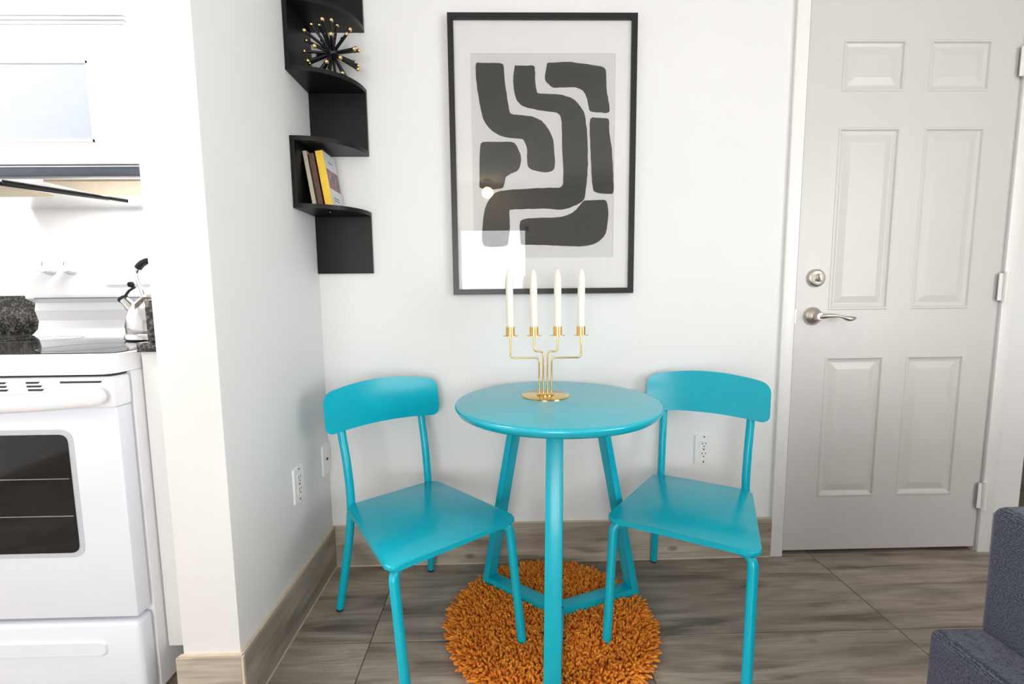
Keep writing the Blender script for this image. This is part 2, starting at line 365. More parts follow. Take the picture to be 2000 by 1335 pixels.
# ------------------------------------------------------------------ door
door = bpy.data.objects.new('door_1', None); COL.objects.link(door); door.location = (DX0, 0, 0); struct(door)
door['label'] = 'white six panel door with nickel lever and deadbolt'
dw0, dw1, dz0, dz1, dy = 0.003, 0.759+0.008, 0.021, 2.064, -0.004
px = [(1.869-DX0, 2.095-DX0), (2.180-DX0, 2.404-DX0)]; pz = [(0.236, 0.787), (0.961, 1.612), (1.733, 1.908)]
xs = sorted({dw0, dw1, *[v for p in px for v in p]}); zs = sorted({dz0, dz1, *[v for p in pz for v in p]})
bm = bmesh.new()
for xa, xb in zip(xs, xs[1:]):
    for za, zb in zip(zs, zs[1:]):
        if (xa, xb) in px and (za, zb) in pz:
            bx(bm, xa, xb, dy+0.02, dy+0.04, za, zb)
        else: bx(bm, xa, xb, dy, dy+0.04, za, zb)
bmesh.ops.remove_doubles(bm, verts=bm.verts[:], dist=1e-5)
done(bm, 'slab', 'door_paint', door)
def door_panel(xa, xb, za, zb):
    bm = bmesh.new()
    prof = [(0.0, 0.0), (0.003, -0.0022), (0.008, -0.0022), (0.012, 0.004), (0.022, 0.0075), (0.026, 0.0075), (0.030, 0.0065), (0.050, 0.002), (0.052, 0.002)]
    rings = []
    for ins, d in prof:
        rings.append([bm.verts.new((x, dy+d, z)) for x, z in ((xa+ins, za+ins), (xb-ins, za+ins), (xb-ins, zb-ins), (xa+ins, zb-ins))])
    for a, b_ in zip(rings, rings[1:]):
        for k in range(4): bm.faces.new((a[k], a[(k+1) % 4], b_[(k+1) % 4], b_[k]))
    bm.faces.new(rings[-1])
    done(bm, 'panel', 'door_paint', door)
for xa, xb in px:
    for za, zb in pz: door_panel(xa, xb, za, zb)
kx = 1.816-DX0
db = lathe('deadbolt', 'nickel', [(0.033, 0), (0.033, 0.006), (0.030, 0.011), (0.026, 0.013), (0, 0.0135)], door, (kx, dy, 1.079), axis='Y'); db['label'] = 'round brushed nickel deadbolt with thumb turn'
bm = bmesh.new(); bx(bm, -0.0045, 0.0045, -0.032, -0.012, -0.014, 0.016, 0.003); done(bm, 'thumb_turn', 'nickel', db, angle=40).rotation_euler = (0, R(-12), 0)
lv = lathe('lever_rose', 'nickel', [(0.034, 0), (0.034, 0.004), (0.030, 0.012), (0.020, 0.020), (0.014, 0.024), (0.013, 0.046), (0, 0.048)], door, (kx-0.004, dy, 0.939), axis='Y'); lv['label'] = 'brushed nickel rose of the door lever'
bm = bmesh.new()
hp = spline([(0, -0.038, 0), (0.03, -0.047, 0.003), (0.065, -0.050, 0.002), (0.10, -0.050, -0.008), (0.128, -0.049, -0.006)], 6)
sweep(bm, hp, [0.0115-0.0075*min(1, i/14) + (0.0055*max(0, math.sin((i-14)/10*PI)) if i > 14 else 0) for i in range(len(hp))], 12)
done(bm, 'lever', 'nickel', lv, angle=50)
for z in (0.235, 1.04, 1.83):
    bm = bmesh.new(); sweep(bm, [(0, 0, -0.05), (0, 0, 0.05)], 0.0075, 12); sweep(bm, [(0, 0, 0.05), (0, 0, 0.056)], 0.0095, 12); sweep(bm, [(0, 0, -0.056), (0, 0, -0.05)], 0.0095, 12)
    bx(bm, -0.022, 0.0, 0.004, 0.007, -0.05, 0.05); bx(bm, 0.0, 0.012, 0.004, 0.0065, -0.05, 0.05)
    done(bm, 'hinge', 'plastic_white', door, (DX1-DX0+0.003, -0.0215, z), angle=40)
box('strike_plate', 'nickel', -0.005, -0.001, -0.0155, -0.006, 0.915, 0.965, door)

# ------------------------------------------------------------------ outlets
def outlet(name, label, x, z, loc, rz, kind='duplex'):
    t = thing(name, label, 'outlet' if kind == 'duplex' else 'wall plate', loc, rz)
    bm = bmesh.new(); prism(bm, rrect(-0.035, 0.035, -0.057, 0.057, 0.004, 3), lambda a, b: (a, 0, b), lambda a, b: (a*0.95, -0.006, b*0.97)); done(bm, 'plate', 'plastic_white', t, angle=30)
    if kind == 'duplex':
        for s in (-1, 1):
            bm = bmesh.new(); prism(bm, round_poly([(-0.017, -0.012), (0.017, -0.012), (0.017, 0.014), (-0.017, 0.014)], 0.007, 5), lambda a, b: (a, -0.005, b+s*0.0195), lambda a, b: (a, -0.0078, b+s*0.0195))
            rc = done(bm, 'receptacle', 'plastic_white', t, angle=30)
            for dx, h in ((-0.0065, 0.0085), (0.0065, 0.007)): box('slot', 'hole_dark', dx-0.0012, dx+0.0012, -0.0082, -0.0070, s*0.0195+0.004-h/2, s*0.0195+0.004+h/2, rc)
            lathe('ground_hole', 'hole_dark', [(0.0026, 0.007), (0.0026, 0.0083), (0, 0.0083)], rc, (0, 0, s*0.0195-0.0075), n=10, axis='Y')
        for z_ in (0.0, 0.049, -0.049): lathe('screw', 'hole_dark', [(0.003, 0.005), (0.003, 0.0072), (0, 0.0075)], t, (0, 0, z_), n=10, axis='Y')
    else:
        lathe('socket', 'hole_dark', [(0.005, 0.005), (0.005, 0.010), (0, 0.010)], t, (0, 0, 0.0), n=12, axis='Y')
        for z_ in (0.042, -0.042): lathe('screw', 'plastic_white', [(0.003, 0.005), (0.003, 0.0072), (0, 0.0075)], t, (0, 0, z_), n=10, axis='Y')
    return t
outlet('power_outlet', 'white duplex power outlet on the back wall under the right chair back', 0, 0, (1.4205, 0, 0.436), 0)
outlet('power_outlet', 'white duplex power outlet on the side wall left of the chair', 0, 0, (0, -0.272, 0.440), R(90))
outlet('cable_plate', 'white cable wall plate with one small socket close to the corner', 0, 0, (0, -0.038, 0.437), R(90), 'coax')

# ------------------------------------------------------------------ kitchen
SX0, SX1, SYF, SYB = -1.003, -0.243, -0.630, KB-0.012
stove = thing('kitchen_range', 'white electric kitchen range with dark oven window and black glass cooktop', 'stove', (SX1, SYF, 0))
W = SX1-SX0    # local x from -W to 0, y from 0 (door face) to D
D = SYB-SYF
box('body', 'enamel', -W, 0.0, 0.050, D-0.03, 0.02, 0.861, stove, bev=0.003)
# drawer with a pressed grip
bm = bmesh.new(); bx(bm, -W+0.006, -0.002, 0.0, 0.048, 0.028, 0.245, 0.012, 3); dr = done(bm, 'drawer', 'enamel_door', stove, angle=35)
bm = bmesh.new(); prism(bm, round_poly([(-W+0.12, 0.152), (-0.080, 0.152), (-0.080, 0.199), (-W+0.12, 0.199)], 0.020, 6), lambda a, b: (a, 0.004, b), lambda a, b: (a*0.985-0.006, -0.006, 0.178+(b-0.1755)*0.72)); done(bm, 'grip', 'enamel_door', dr, angle=30)
# oven door
od = box('oven_door', 'enamel_door', -W+0.006, -0.002, 0.0, 0.045, 0.256, 0.783, stove, bev=0.006)
top = bmesh.new(); bx(top, -W+0.004, -0.0, -0.008, 0.046, 0.782, 0.855, 0.007, 3); done(top, 'door_top', 'enamel', od, angle=35)
wx0, wx1, wz0, wz1 = -W+0.122, -0.122, 0.427, 0.719
bm = bmesh.new(); prism(bm, rrect(wx0-0.012, wx1+0.012, wz0-0.012, wz1+0.012, 0.03, 6), lambda a, b: (a, 0.002, b), lambda a, b: (a, -0.0012, b)); done(bm, 'window_border', 'frost_border', od)
bm = bmesh.new(); prism(bm, rrect(wx0, wx1, wz0, wz1, 0.022, 6), lambda a, b: (a, 0.002, b), lambda a, b: (a, -0.0024, b)); done(bm, 'oven_window', 'black_glass', od)
for z in (0.52, 0.612): box('rack_wire', 'steel', wx0+0.02, wx1-0.005, -0.0031, -0.0025, z-0.001, z+0.001, od)
hp = spline([(-0.030, -0.012, 0.813), (-0.034, -0.034, 0.812), (-0.16, -0.05, 0.804), (-W/2, -0.054, 0.799), (-W+0.16, -0.05, 0.804), (-W+0.034, -0.034, 0.812), (-W+0.030, -0.012, 0.813)], 8)
bm = bmesh.new(); sweep(bm, hp, 0.0200, 14)
for v in bm.verts: v.co.y = -0.03 + (v.co.y+0.03)*0.75
done(bm, 'handle', 'enamel', od, angle=50)
for x0, x1, zz in ((-0.118, -0.022, 0.844), (-0.195, -0.163, 0.844), (-0.194, -0.158, 0.8355), (-0.192, -0.155, 0.827), (-0.345, -0.238, 0.844), (-0.345, -0.237, 0.8355), (-0.345, -0.235, 0.827)):
    bm = bmesh.new(); prism(bm, [(x0, zz-0.0022), (x1-0.005, zz-0.0022), (x1, zz+0.0022), (x0, zz+0.0022)], lambda a, b: (a, -0.0070, b), lambda a, b: (a, -0.0088, b)); done(bm, 'vent_slot', 'slot_dark', od)
box('door_gap', 'slot_dark', -W+0.01, -0.012, 0.004, 0.05, 0.8555, 0.861, stove)
# cooktop frame: rounded slab with a glass inset
bm = bmesh.new(); prism(bm, round_poly([(-W-0.004, -0.012), (0.0, -0.012), (0.0, D-0.07), (-W-0.004, D-0.07)], [0.035, 0.035, 0.004, 0.004], 8), lambda a, b: (a, b, 0.8615), lambda a, b: (a, b, 0.905))
es = [e for e in bm.edges if all(v.co.z > 0.89 for v in e.verts)]
bmesh.ops.bevel(bm, geom=es, offset=0.012, segments=3, profile=0.5, affect='EDGES'); ct = done(bm, 'cooktop', 'enamel', stove, angle=35)
bm = bmesh.new(); prism(bm, rrect(-W+0.022, -0.022, 0.030, D-0.085, 0.02, 5), lambda a, b: (a, b, 0.9035), lambda a, b: (a, b, 0.9070)); gl = done(bm, 'cooktop_glass', 'black_glass', ct)
for cx, cy, rr in ((-0.20, 0.17, 0.10), (-0.56, 0.17, 0.08), (-0.20, 0.42, 0.08), (-0.56, 0.42, 0.10)):
    lathe('burner_ring', 'grey_strip', [(rr, 0.9068), (rr, 0.9073), (rr-0.003, 0.9073), (rr-0.003, 0.9068)], gl, (cx, cy, 0), n=40)
# backguard: side profile with a recess under the control panel
bm = bmesh.new()
prof = [(D, 0.86), (D-0.10, 0.86), (D-0.085, 0.905), (D-0.062, 0.925), (D-0.055, 0.955), (D-0.066, 0.992), (D-0.060, 1.018), (D-0.092, 1.034), (D-0.096, 1.050), (D-0.080, 1.19), (D-0.065, 1.21), (D, 1.21)]
prism(bm, prof, lambda a, b: (-W, a, b), lambda a, b: (0, a, b)); bg = done(bm, 'backguard', 'enamel', stove, angle=25)
box('panel_edge', 'grey_strip', -W+0.03, -0.02, D-0.094, D-0.0925, 1.0335, 1.0365, bg)
for x in (-0.668, -0.595, -0.165, -0.092):
    k = lathe('knob', 'enamel', [(0.024, 0), (0.024, 0.004), (0.021, 0.008), (0.0195, 0.026), (0.017, 0.029), (0, 0.029)], bg, (x, D-0.0885, 1.139), axis='Y', n=28); k.rotation_euler = (R(-6), 0, 0)
    box('pointer', 'grey_strip', -0.001, 0.001, -0.0296, -0.029, 0.004, 0.017, k)
bm = bmesh.new(); prism(bm, rrect(-W/2-0.10, -W/2+0.07, 1.08, 1.17, 0.01), lambda a, b: (a, D-0.080-(1.19-b)*0.114, b), lambda a, b: (a, D-0.085-(1.19-b)*0.114, b)); done(bm, 'clock_panel', 'enamel_door', bg)
for x in (-W+0.05, -0.05):
    for y in (0.1, D-0.1): lathe('foot', 'rubber', [(0.018, 0), (0.018, 0.022), (0, 0.022)], stove, (x, y, 0), n=12)

# base filler between range and partition, its worktop and side splash
FY = -0.550
fl = thing('base_filler', 'narrow white base cabinet between the range and the wall end', 'cabinet', (0, 0, 0))
box('front_panel', 'trim_paint', SX1+0.004, PT-0.001, FY, FY+0.02, 0.115, 0.902, fl, bev=0.001)
box('carcass', 'trim_paint', SX1+0.006, PT-0.002, FY+0.02, KB-0.002, 0.115, 0.902, fl)
box('toe_kick', 'hole_dark', SX1+0.006, PT-0.002, FY+0.07, FY+0.085, 0.0, 0.115, fl)
tag(box('stone_worktop', 'granite', SX1+0.003, PT-0.001, FY-0.012, KB-0.001, 0.9025, 0.926, bev=0.002), 'narrow dark speckled stone worktop right of the cooktop', 'worktop')
tag(box('stone_splash', 'granite', -0.214, -0.192, FY-0.008, KB-0.001, 0.9265, 1.030, bev=0.0015), 'upright dark speckled stone side splash behind the kettle', 'splash')
# counter left of the range
lc = thing('base_cabinet', 'white base cabinet left of the range under dark stone', 'cabinet', (0, 0, 0))
box('carcass', 'trim_paint', XL+0.005, SX0-0.008, FY, KB-0.002, 0.1, 0.872, lc); box('toe_kick', 'hole_dark', XL+0.005, SX0-0.008, FY+0.06, KB-0.002, 0, 0.1, lc)
for i in range(3):
    x0 = XL+0.01+i*0.425; d_ = box('cabinet_door', 'trim_paint', x0, x0+0.42, FY-0.02, FY, 0.12, 0.86, lc, bev=0.003)
    tube('handle', 'nickel', [(x0+0.38, FY-0.02, 0.72), (x0+0.38, FY-0.045, 0.72), (x0+0.38, FY-0.045, 0.82), (x0+0.38, FY-0.02, 0.82)], 0.005, d_)
tag(box('stone_worktop', 'granite', XL+0.003, SX0-0.008, FY-0.03, KB-0.022, 0.8725, 0.902, bev=0.002), 'dark stone worktop left of the range', 'worktop')
tag(box('stone_splash', 'granite', XL+0.003, SX0-0.008, KB-0.022, KB-0.001, 0.903, 1.045, bev=0.0015), 'low dark stone backsplash left of the range back panel', 'splash')

# microwave over the range
MX0, MX1, MYF, MZ0, MZ1 = -1.050, -0.291, -0.425, 1.355, 1.765
mw = thing('microwave', 'white over-the-range microwave with grey lower vent strip', 'microwave', (0, 0, 0))
box('body', 'enamel', MX0, MX1, MYF+0.03, KB-0.002, MZ0+0.006, MZ1, mw, bev=0.003)
box('vent_strip', 'grey_strip', MX0, MX1, MYF-0.004, MYF+0.03, MZ0, MZ0+0.027, mw, bev=0.002)
box('strip_trim', 'enamel', MX0, MX1, MYF-0.0052, MYF-0.003, MZ0+0.0225, MZ0+0.0245, mw)
md = box('microwave_door', 'enamel', MX0, MX1-0.0, MYF, MYF+0.03, MZ0+0.030, MZ1-0.035, mw, bev=0.004)
bm = bmesh.new(); prism(bm, rrect(MX0+0.05, MX1-0.113, MZ0+0.092, MZ0+0.280, 0.006, 4), lambda a, b: (a, MYF+0.002, b), lambda a, b: (a, MYF-0.0015, b)); wn = done(bm, 'window', 'micro_window', md)
for args in ((MX0+0.045, MX1-0.108, MZ0+0.28, MZ0+0.286), (MX0+0.045, MX1-0.108, MZ0+0.086, MZ0+0.092)): box('window_rim', 'enamel', args[0], args[1], MYF-0.003, MYF+0.001, args[2], args[3], md)
box('window_rim', 'enamel', MX1-0.113, MX1-0.107, MYF-0.003, MYF+0.001, MZ0+0.086, MZ0+0.286, md)
for i in range(3): box('vent_slat', 'enamel', MX0+0.01, MX1-0.01, MYF+0.002, MYF+0.03, MZ1-0.033+i*0.011, MZ1-0.026+i*0.011, mw)
un = box('underside', 'steel', MX0+0.004, MX1-0.004, MYF+0.032, KB-0.01, MZ0+0.001, MZ0+0.006, mw)
box('grease_filter', 'filter_mesh', MX1-0.30, MX1-0.03, MYF+0.05, MYF+0.25, MZ0-0.002, MZ0+0.001, un)
box('grease_filter', 'filter_mesh', MX0+0.03, MX0+0.30, MYF+0.05, MYF+0.25, MZ0-0.002, MZ0+0.001, un)
for s in (0, 1): tube('vent_rail', 'slot_dark', [(MX1-0.46+0.04*s, MYF+0.06, MZ0-0.001), (MX1-0.33+0.03*s, MYF+0.30+0.04*s, MZ0-0.001)], 0.004, un, n=8)
box('cooktop_lamp', 'hood_lamp', MX1-0.22, MX1-0.06, MYF+0.27, MYF+0.33, MZ0-0.001, MZ0+0.001, un)
hl = area_light('cooktop_lamp_glow', (MX1-0.30, MYF+0.30, MZ0-0.004), (0, 0, 0), 0.40, 0.06, 5.0, (1, 0.96, 0.9)); hl.parent = mw
uc = thing('upper_cabinet', 'white wall cabinet above the microwave', 'cabinet', (0, 0, 0))
box('carcass', 'trim_paint', MX0, MX1, -0.27, KB-0.002, MZ1+0.004, 2.30, uc)
for x0, x1 in ((MX0+0.002, (MX0+MX1)/2-0.002), ((MX0+MX1)/2+0.002, MX1-0.002)):
    d_ = box('cabinet_door', 'trim_paint', x0, x1, -0.29, -0.27, MZ1+0.012, 2.29, uc, bev=0.002)
    box('door_panel', 'trim_paint', x0+0.055, x1-0.055, -0.2915, -0.289, MZ1+0.07, 2.235, d_, bev=0.001)
tag(box('upper_filler', 'trim_paint', MX1+0.003, PT-0.001, -0.27, KB-0.002, 1.36, 2.30, bev=0.002), 'white filler panel between the microwave and the wall', 'panel')

# kettle on the rear right burner
kt = thing('kettle', 'polished steel kettle with black handle on the cooktop', 'kettle', (-0.405, -0.245, 0.9076), R(180))
lathe('kettle_body', 'steel', [(0.088, 0), (0.092, 0.004), (0.092, 0.012), (0.086, 0.02), (0.088, 0.04), (0.082, 0.075), (0.066, 0.108), (0.045, 0.126), (0.042, 0.130), (0, 0.130)], kt)
ld = lathe('lid', 'steel', [(0.043, 0.129), (0.040, 0.136), (0.015, 0.143), (0, 0.143)], kt)
lathe('lid_knob', 'black_metal', [(0.006, 0.142), (0.006, 0.150), (0.014, 0.156), (0.014, 0.166), (0.006, 0.170), (0, 0.170)], ld, n=16)
bm = bmesh.new(); sweep(bm, [(0.060, 0, 0.070), (0.085, 0, 0.100), (0.104, 0, 0.122)], [0.020, 0.016, 0.013], 14); sp = done(bm, 'spout', 'steel', kt, angle=50)
tube('spout_cap', 'black_metal', [(0.103, 0, 0.121), (0.108, 0, 0.127)], 0.0145, sp)
tube('cap_lever', 'black_metal', [(0.100, 0, 0.130), (0.086, 0, 0.148), (0.066, 0, 0.160)], 0.004, sp, n=8)
lathe('whistle_ball', 'black_metal', [(0, -0.010), (0.007, -0.007), (0.010, 0), (0.007, 0.007), (0, 0.010)], sp, (0.078, 0, 0.168), n=12)
hs = spline([(0.040, 0, 0.125), (0.052, 0, 0.165), (0.058, 0, 0.205), (0.030, 0, 0.236), (-0.02, 0, 0.242), (-0.065, 0, 0.222), (-0.080, 0, 0.170), (-0.078, 0, 0.10)], 6)
tube('handle_bracket', 'steel', hs[:15], 0.0055, kt, n=10); tube('handle_grip', 'black_metal', hs[14:32], 0.0105, kt, n=12); tube('handle_bracket', 'steel', hs[31:], 0.0055, kt, n=10)

# ------------------------------------------------------------------ corner shelf
sh = thing('corner_shelf', 'black zigzag corner shelf with curved boards in the wall corner', 'shelf', (0, 0, 0))
TH = 0.014; SW = 0.197
def shelf_board(z):
    poly = [(TH*0.0+0.001, -0.001), (0.001, -SW*0.95)]
    for k in range(0, 13):
        t = R(90-90*k/12); poly.append((0.012+(SW-0.012)*math.cos(t), -0.012-(SW*0.95-0.012)*math.sin(t)))
    poly += [(SW, -0.001)]
    bm = bmesh.new(); prism(bm, poly, lambda a, b: (a, b, z), lambda a, b: (a, b, z+TH)); done(bm, 'shelf_board', 'black_wood', sh, angle=30)
zD, zA, zB, zC, zE = 1.929, 1.727, 1.519, 1.312, 1.112
for z in (zD, zA, zB, zC): shelf_board(z)
def back_panel(z0, z1): box('back_panel', 'black_wood', 0.001, SW, -TH, -0.001, z0, z1, sh, bev=0.001, seg=1)
def side_panel(z0, z1): box('side_panel', 'black_wood', 0.001, TH, -SW*0.95, -0.001, z0, z1, sh, bev=0.001, seg=1)
back_panel(zD+TH, 2.135); side_panel(zA+TH, zD); back_panel(zB+TH, zA); side_panel(zC+TH, zB); back_panel(zE, zC)
shelf_board(2.135)
lathe('cam_lock', 'nickel', [(0.004, 0), (0.004, 0.001), (0, 0.001)], sh, (0.085, -0.10, zC-0.001), n=12)

# starburst ornament
stb = thing('starburst_ornament', 'black spiky starburst ornament with gold ball tips on the corner shelf', 'ornament', (0.118, -0.098, zA+TH))
CZ = 0.075
bm = bmesh.new(); bmesh.ops.create_uvsphere(bm, u_segments=16, v_segments=10, radius=0.020); done(bm, 'core', 'black_metal', stb, (0, 0, CZ), angle=60)
bm = bmesh.new(); bmesh.ops.create_uvsphere(bm, u_segments=12, v_segments=8, radius=0.0064); tip_me = bpy.data.meshes.new('gold_tip'); bm.to_mesh(tip_me); bm.free(); tip_me.materials.append(MATS['gold_tip'])
for p in tip_me.polygons: p.use_smooth = True
ns = 34; rnd = random.Random(3)
for i in range(ns):
    zf = 1-2*(i+0.5)/ns; ph = i*2.39996+0.4; rr = math.sqrt(1-zf*zf)
    d_ = Vector((rr*math.cos(ph), rr*math.sin(ph), zf)); d_ = (d_+Vector([rnd.uniform(-.12, .12) for _ in range(3)])).normalized(); ln = rnd.uniform(0.082, 0.10)
    e = d_*ln
    if CZ+e.z < 0.0072: e *= (CZ-0.0072)/(-e.z)
    p = Vector((0, 0, CZ))+e; wx, wy = stb.location.x+p.x, stb.location.y+p.y
    if wx < 0.022: e *= (stb.location.x-0.022)/(-e.x)
    if wy > -0.008 and zf < 0.9: e *= (-0.008-stb.location.y)/e.y
    if e.length < 0.04: continue
    p = Vector((0, 0, CZ))+e
    s_ = tube('spike', 'black_metal', [Vector((0, 0, CZ))+e.normalized()*0.012, p], 0.0046, stb, n=8)
    o = bpy.data.objects.new('gold_tip', tip_me); COL.objects.link(o); o.location = p; o.parent = s_

# books leaning on the lower shelf
def book(label, m, x, th, h, dep, yf, lean, cover=None):
    t = thing('book', label, 'book', (x, yf, zC+TH), 0, 'books leaning on the corner shelf'); t.rotation_euler = (0, lean, 0)
    box('pages', 'paper', 0.0018, th-0.0018, 0.003, dep-0.003, 0.003, h-0.003, t)
    box('cover', m, 0, 0.0018, 0, dep, 0, h, t); cv = box('cover', cover or m, th-0.0018, th, 0.0, dep, 0, h, t); box('spine', m, 0, th, -0.0015, 0.002, 0, h, t, bev=0.0008, seg=1)
    return t, cv
book('thin cream book leaning nearest the shelf side', 'book_cream', 0.040, 0.0125, 0.178, 0.105, -0.128, R(-8))
book('brown patterned book leaning between the cream and yellow books', 'book_brown', 0.0585, 0.0165, 0.170, 0.105, -0.128, R(-8.2))
yb, cv = book('thick book with yellow spine and pale picture cover', 'book_yellow', 0.0815, 0.0245, 0.178, 0.112, -0.128, R(-8.4), 'book_cover')
def cover_pic():
    m = mat('cover_picture', srgb(120, 90, 100), 0.45); nt = m.node_tree; b = nt.nodes['Principled BSDF']; L = nt.links.new
    tc = nt.nodes.new('ShaderNodeTexCoord'); n = nt.nodes.new('ShaderNodeTexNoise'); n.inputs['Scale'].default_value = 32; n.inputs['Detail'].default_value = 3
    L(tc.outputs['Object'], n.inputs['Vector']); r = nt.nodes.new('ShaderNodeValToRGB'); e = r.color_ramp.elements
    e[0].position = 0.32; e[0].color = srgb(70, 84, 120); e[1].position = 0.7; e[1].color = srgb(198, 170, 160)
    for p, c in ((0.44, srgb(88, 104, 104)), (0.52, srgb(168, 84, 84)), (0.6, srgb(120, 96, 128))):
        q = e.new(p); q.color = c
    L(n.outputs['Fac'], r.inputs[0]); L(r.outputs[0], b.inputs['Base Color'])
cover_pic()
box('cover_picture', 'cover_picture', 0.0245, 0.0249, 0.004, 0.108, 0.058, 0.122, cv)
for z in (0.148, 0.030, 0.022): box('cover_text_line', 'ink', 0.0245, 0.0248, 0.03, 0.075, z-0.0012, z+0.0012, cv)

# ------------------------------------------------------------------ framed print
FX0, FX1, FZ0, FZ1 = 0.484, 1.135, 1.032, 1.983
pic = thing('framed_print', 'black framed abstract print of thick dark brush shapes on the wall', 'picture', ((FX0+FX1)/2, 0, (FZ0+FZ1)/2))
hw, hh, fb = (FX1-FX0)/2, (FZ1-FZ0)/2, 0.0195
def rail(pts): 
    bm = bmesh.new(); prism(bm, pts, lambda a, b: (a, -0.002, b), lambda a, b: (a, -0.024, b)); done(bm, 'frame_rail', 'black_frame', pic)
rail([(-hw, hh), (hw, hh), (hw-fb, hh-fb), (-hw+fb, hh-fb)]); rail([(-hw, -hh), (-hw+fb, -hh+fb), (hw-fb, -hh+fb), (hw, -hh)])
rail([(-hw, -hh), (-hw, hh), (-hw+fb, hh-fb), (-hw+fb, -hh+fb)]); rail([(hw, -hh), (hw-fb, -hh+fb), (hw-fb, hh-fb), (hw, hh)])
box('backing', 'mat_board', -hw+0.01, hw-0.01, -0.008, -0.003, -hh+0.01, hh-0.01, pic)
PW, PH, PCX, PCZ = 0.251, 0.348, 0.811-(FX0+FX1)/2, 1.509-(FZ0+FZ1)/2
bm = bmesh.new()
for a in ((-hw+0.012, PCX-PW, -hh+0.012, hh-0.012), (PCX+PW, hw-0.012, -hh+0.012, hh-0.012), (PCX-PW, PCX+PW, PCZ+PH, hh-0.012), (PCX-PW, PCX+PW, -hh+0.012, PCZ-PH)):
    bx(bm, a[0], a[1], -0.0125, -0.0102, a[2], a[3])
done(bm, 'mat_board', 'mat_board', pic)
pr = box('print_sheet', 'print_paper', PCX-PW-0.005, PCX+PW+0.005, -0.0100, -0.0090, PCZ-PH-0.005, PCZ+PH+0.005, pic)
ART = [
[(-232,314),(-224,319),(-184,318),(-152,318),(-137,309),(-135,275),(-130,237),(-124,191),(-118,161),(-110,149),(-78,145),(-38,140),(-6,126),(18,98),(33,67),(39,21),(40,-27),(33,-42),(10,-49),(-15,-46),(-39,-40),(-54,-30),(-58,-10),(-58,29),(-65,52),(-75,65),(-111,69),(-144,74),(-176,91),(-203,118),(-216,153),(-224,199),(-231,245),(-234,282)],
[(-99,305),(-93,310),(-65,309),(-33,309),(-28,290),(-27,252),(-22,225),(-14,218),(27,216),(67,212),(103,200),(127,179),(144,152),(150,121),(155,83),(157,36),(158,-11),(157,-51),(153,-90),(149,-126),(143,-145),(125,-158),(92,-172),(59,-178),(26,-176),(-7,-174),(-56,-175),(-114,-177),(-122,-185),(-121,-225),(-123,-257),(-127,-290),(-133,-302),(-157,-307),(-194,-307),(-214,-301),(-221,-281),(-219,-232),(-212,-184),(-200,-152),(-183,-128),(-162,-114),(-121,-108),(-56,-105),(10,-102),(51,-102),(65,-96),(70,-82),(70,-42),(68,5),(66,52),(65,98),(63,133),(51,151),(26,156),(-14,162),(-54,170),(-78,180),(-94,199),(-102,229),(-104,267)],
[(12,305),(17,318),(51,320),(91,321),(139,316),(187,309),(211,303),(219,290),(221,252),(225,214),(231,183),(233,158),(221,152),(196,154),(168,156),(160,168),(154,198),(143,221),(127,233),(103,238),(67,237),(35,237),(19,248),(7,263),(7,282)],
[(166,133),(188,136),(217,135),(231,129),(232,106),(236,67),(243,28),(247,-28),(249,-75),(250,-119),(232,-124),(207,-123),(184,-117),(176,-103),(172,-67),(169,-11),(166,36),(164,90)],
[(-223,37),(-216,54),(-184,56),(-144,56),(-107,54),(-91,37),(-79,5),(-81,-22),(-92,-42),(-117,-53),(-133,-65),(-139,-85),(-146,-101),(-170,-106),(-203,-104),(-226,-100),(-227,-73),(-226,-10)],
[(-86,-233),(-80,-215),(-57,-208),(-15,-206),(26,-206),(67,-202),(92,-194),(117,-178),(141,-150),(166,-146),(207,-145),(224,-148),(231,-171),(233,-203),(229,-239),(221,-268),(200,-291),(167,-304),(126,-308),(76,-306),(17,-303),(-41,-301),(-78,-300),(-84,-282)]]
rnd = random.Random(5)
for shp in ART:
    P = [(a/1000, b/1000) for a, b in shp]; n = len(P); out = []
    for i in range(n):
        a, b, c, d_ = [Vector(P[(i+k) % n]) for k in (-1, 0, 1, 2)]
        for k in range(4):
            t = k/4; q = 0.5*((2*b) + (c-a)*t + (2*a-5*b+4*c-d_)*t*t + (3*b-a-3*c+d_)*t**3)
            out.append((PCX+q.x+rnd.uniform(-.0008, .0008), PCZ+q.y+rnd.uniform(-.0008, .0008)))
    bm = bmesh.new(); fv = [bm.verts.new((a, -0.0104, b)) for a, b in out]; bv = [bm.verts.new((a, -0.0100, b)) for a, b in out]
    for tri in tessellate_polygon([[Vector((a, b, 0)) for a, b in out]]): bm.faces.new([fv[k] for k in tri])
    for k in range(len(out)): bm.faces.new((fv[k], fv[k-1], bv[k-1], bv[k]))
    done(bm, 'brush_shape', 'ink', pr)
box('glass_pane', 'clear_glass', -hw+0.014, hw-0.014, -0.0175, -0.0160, -hh+0.014, hh-0.014, pic)

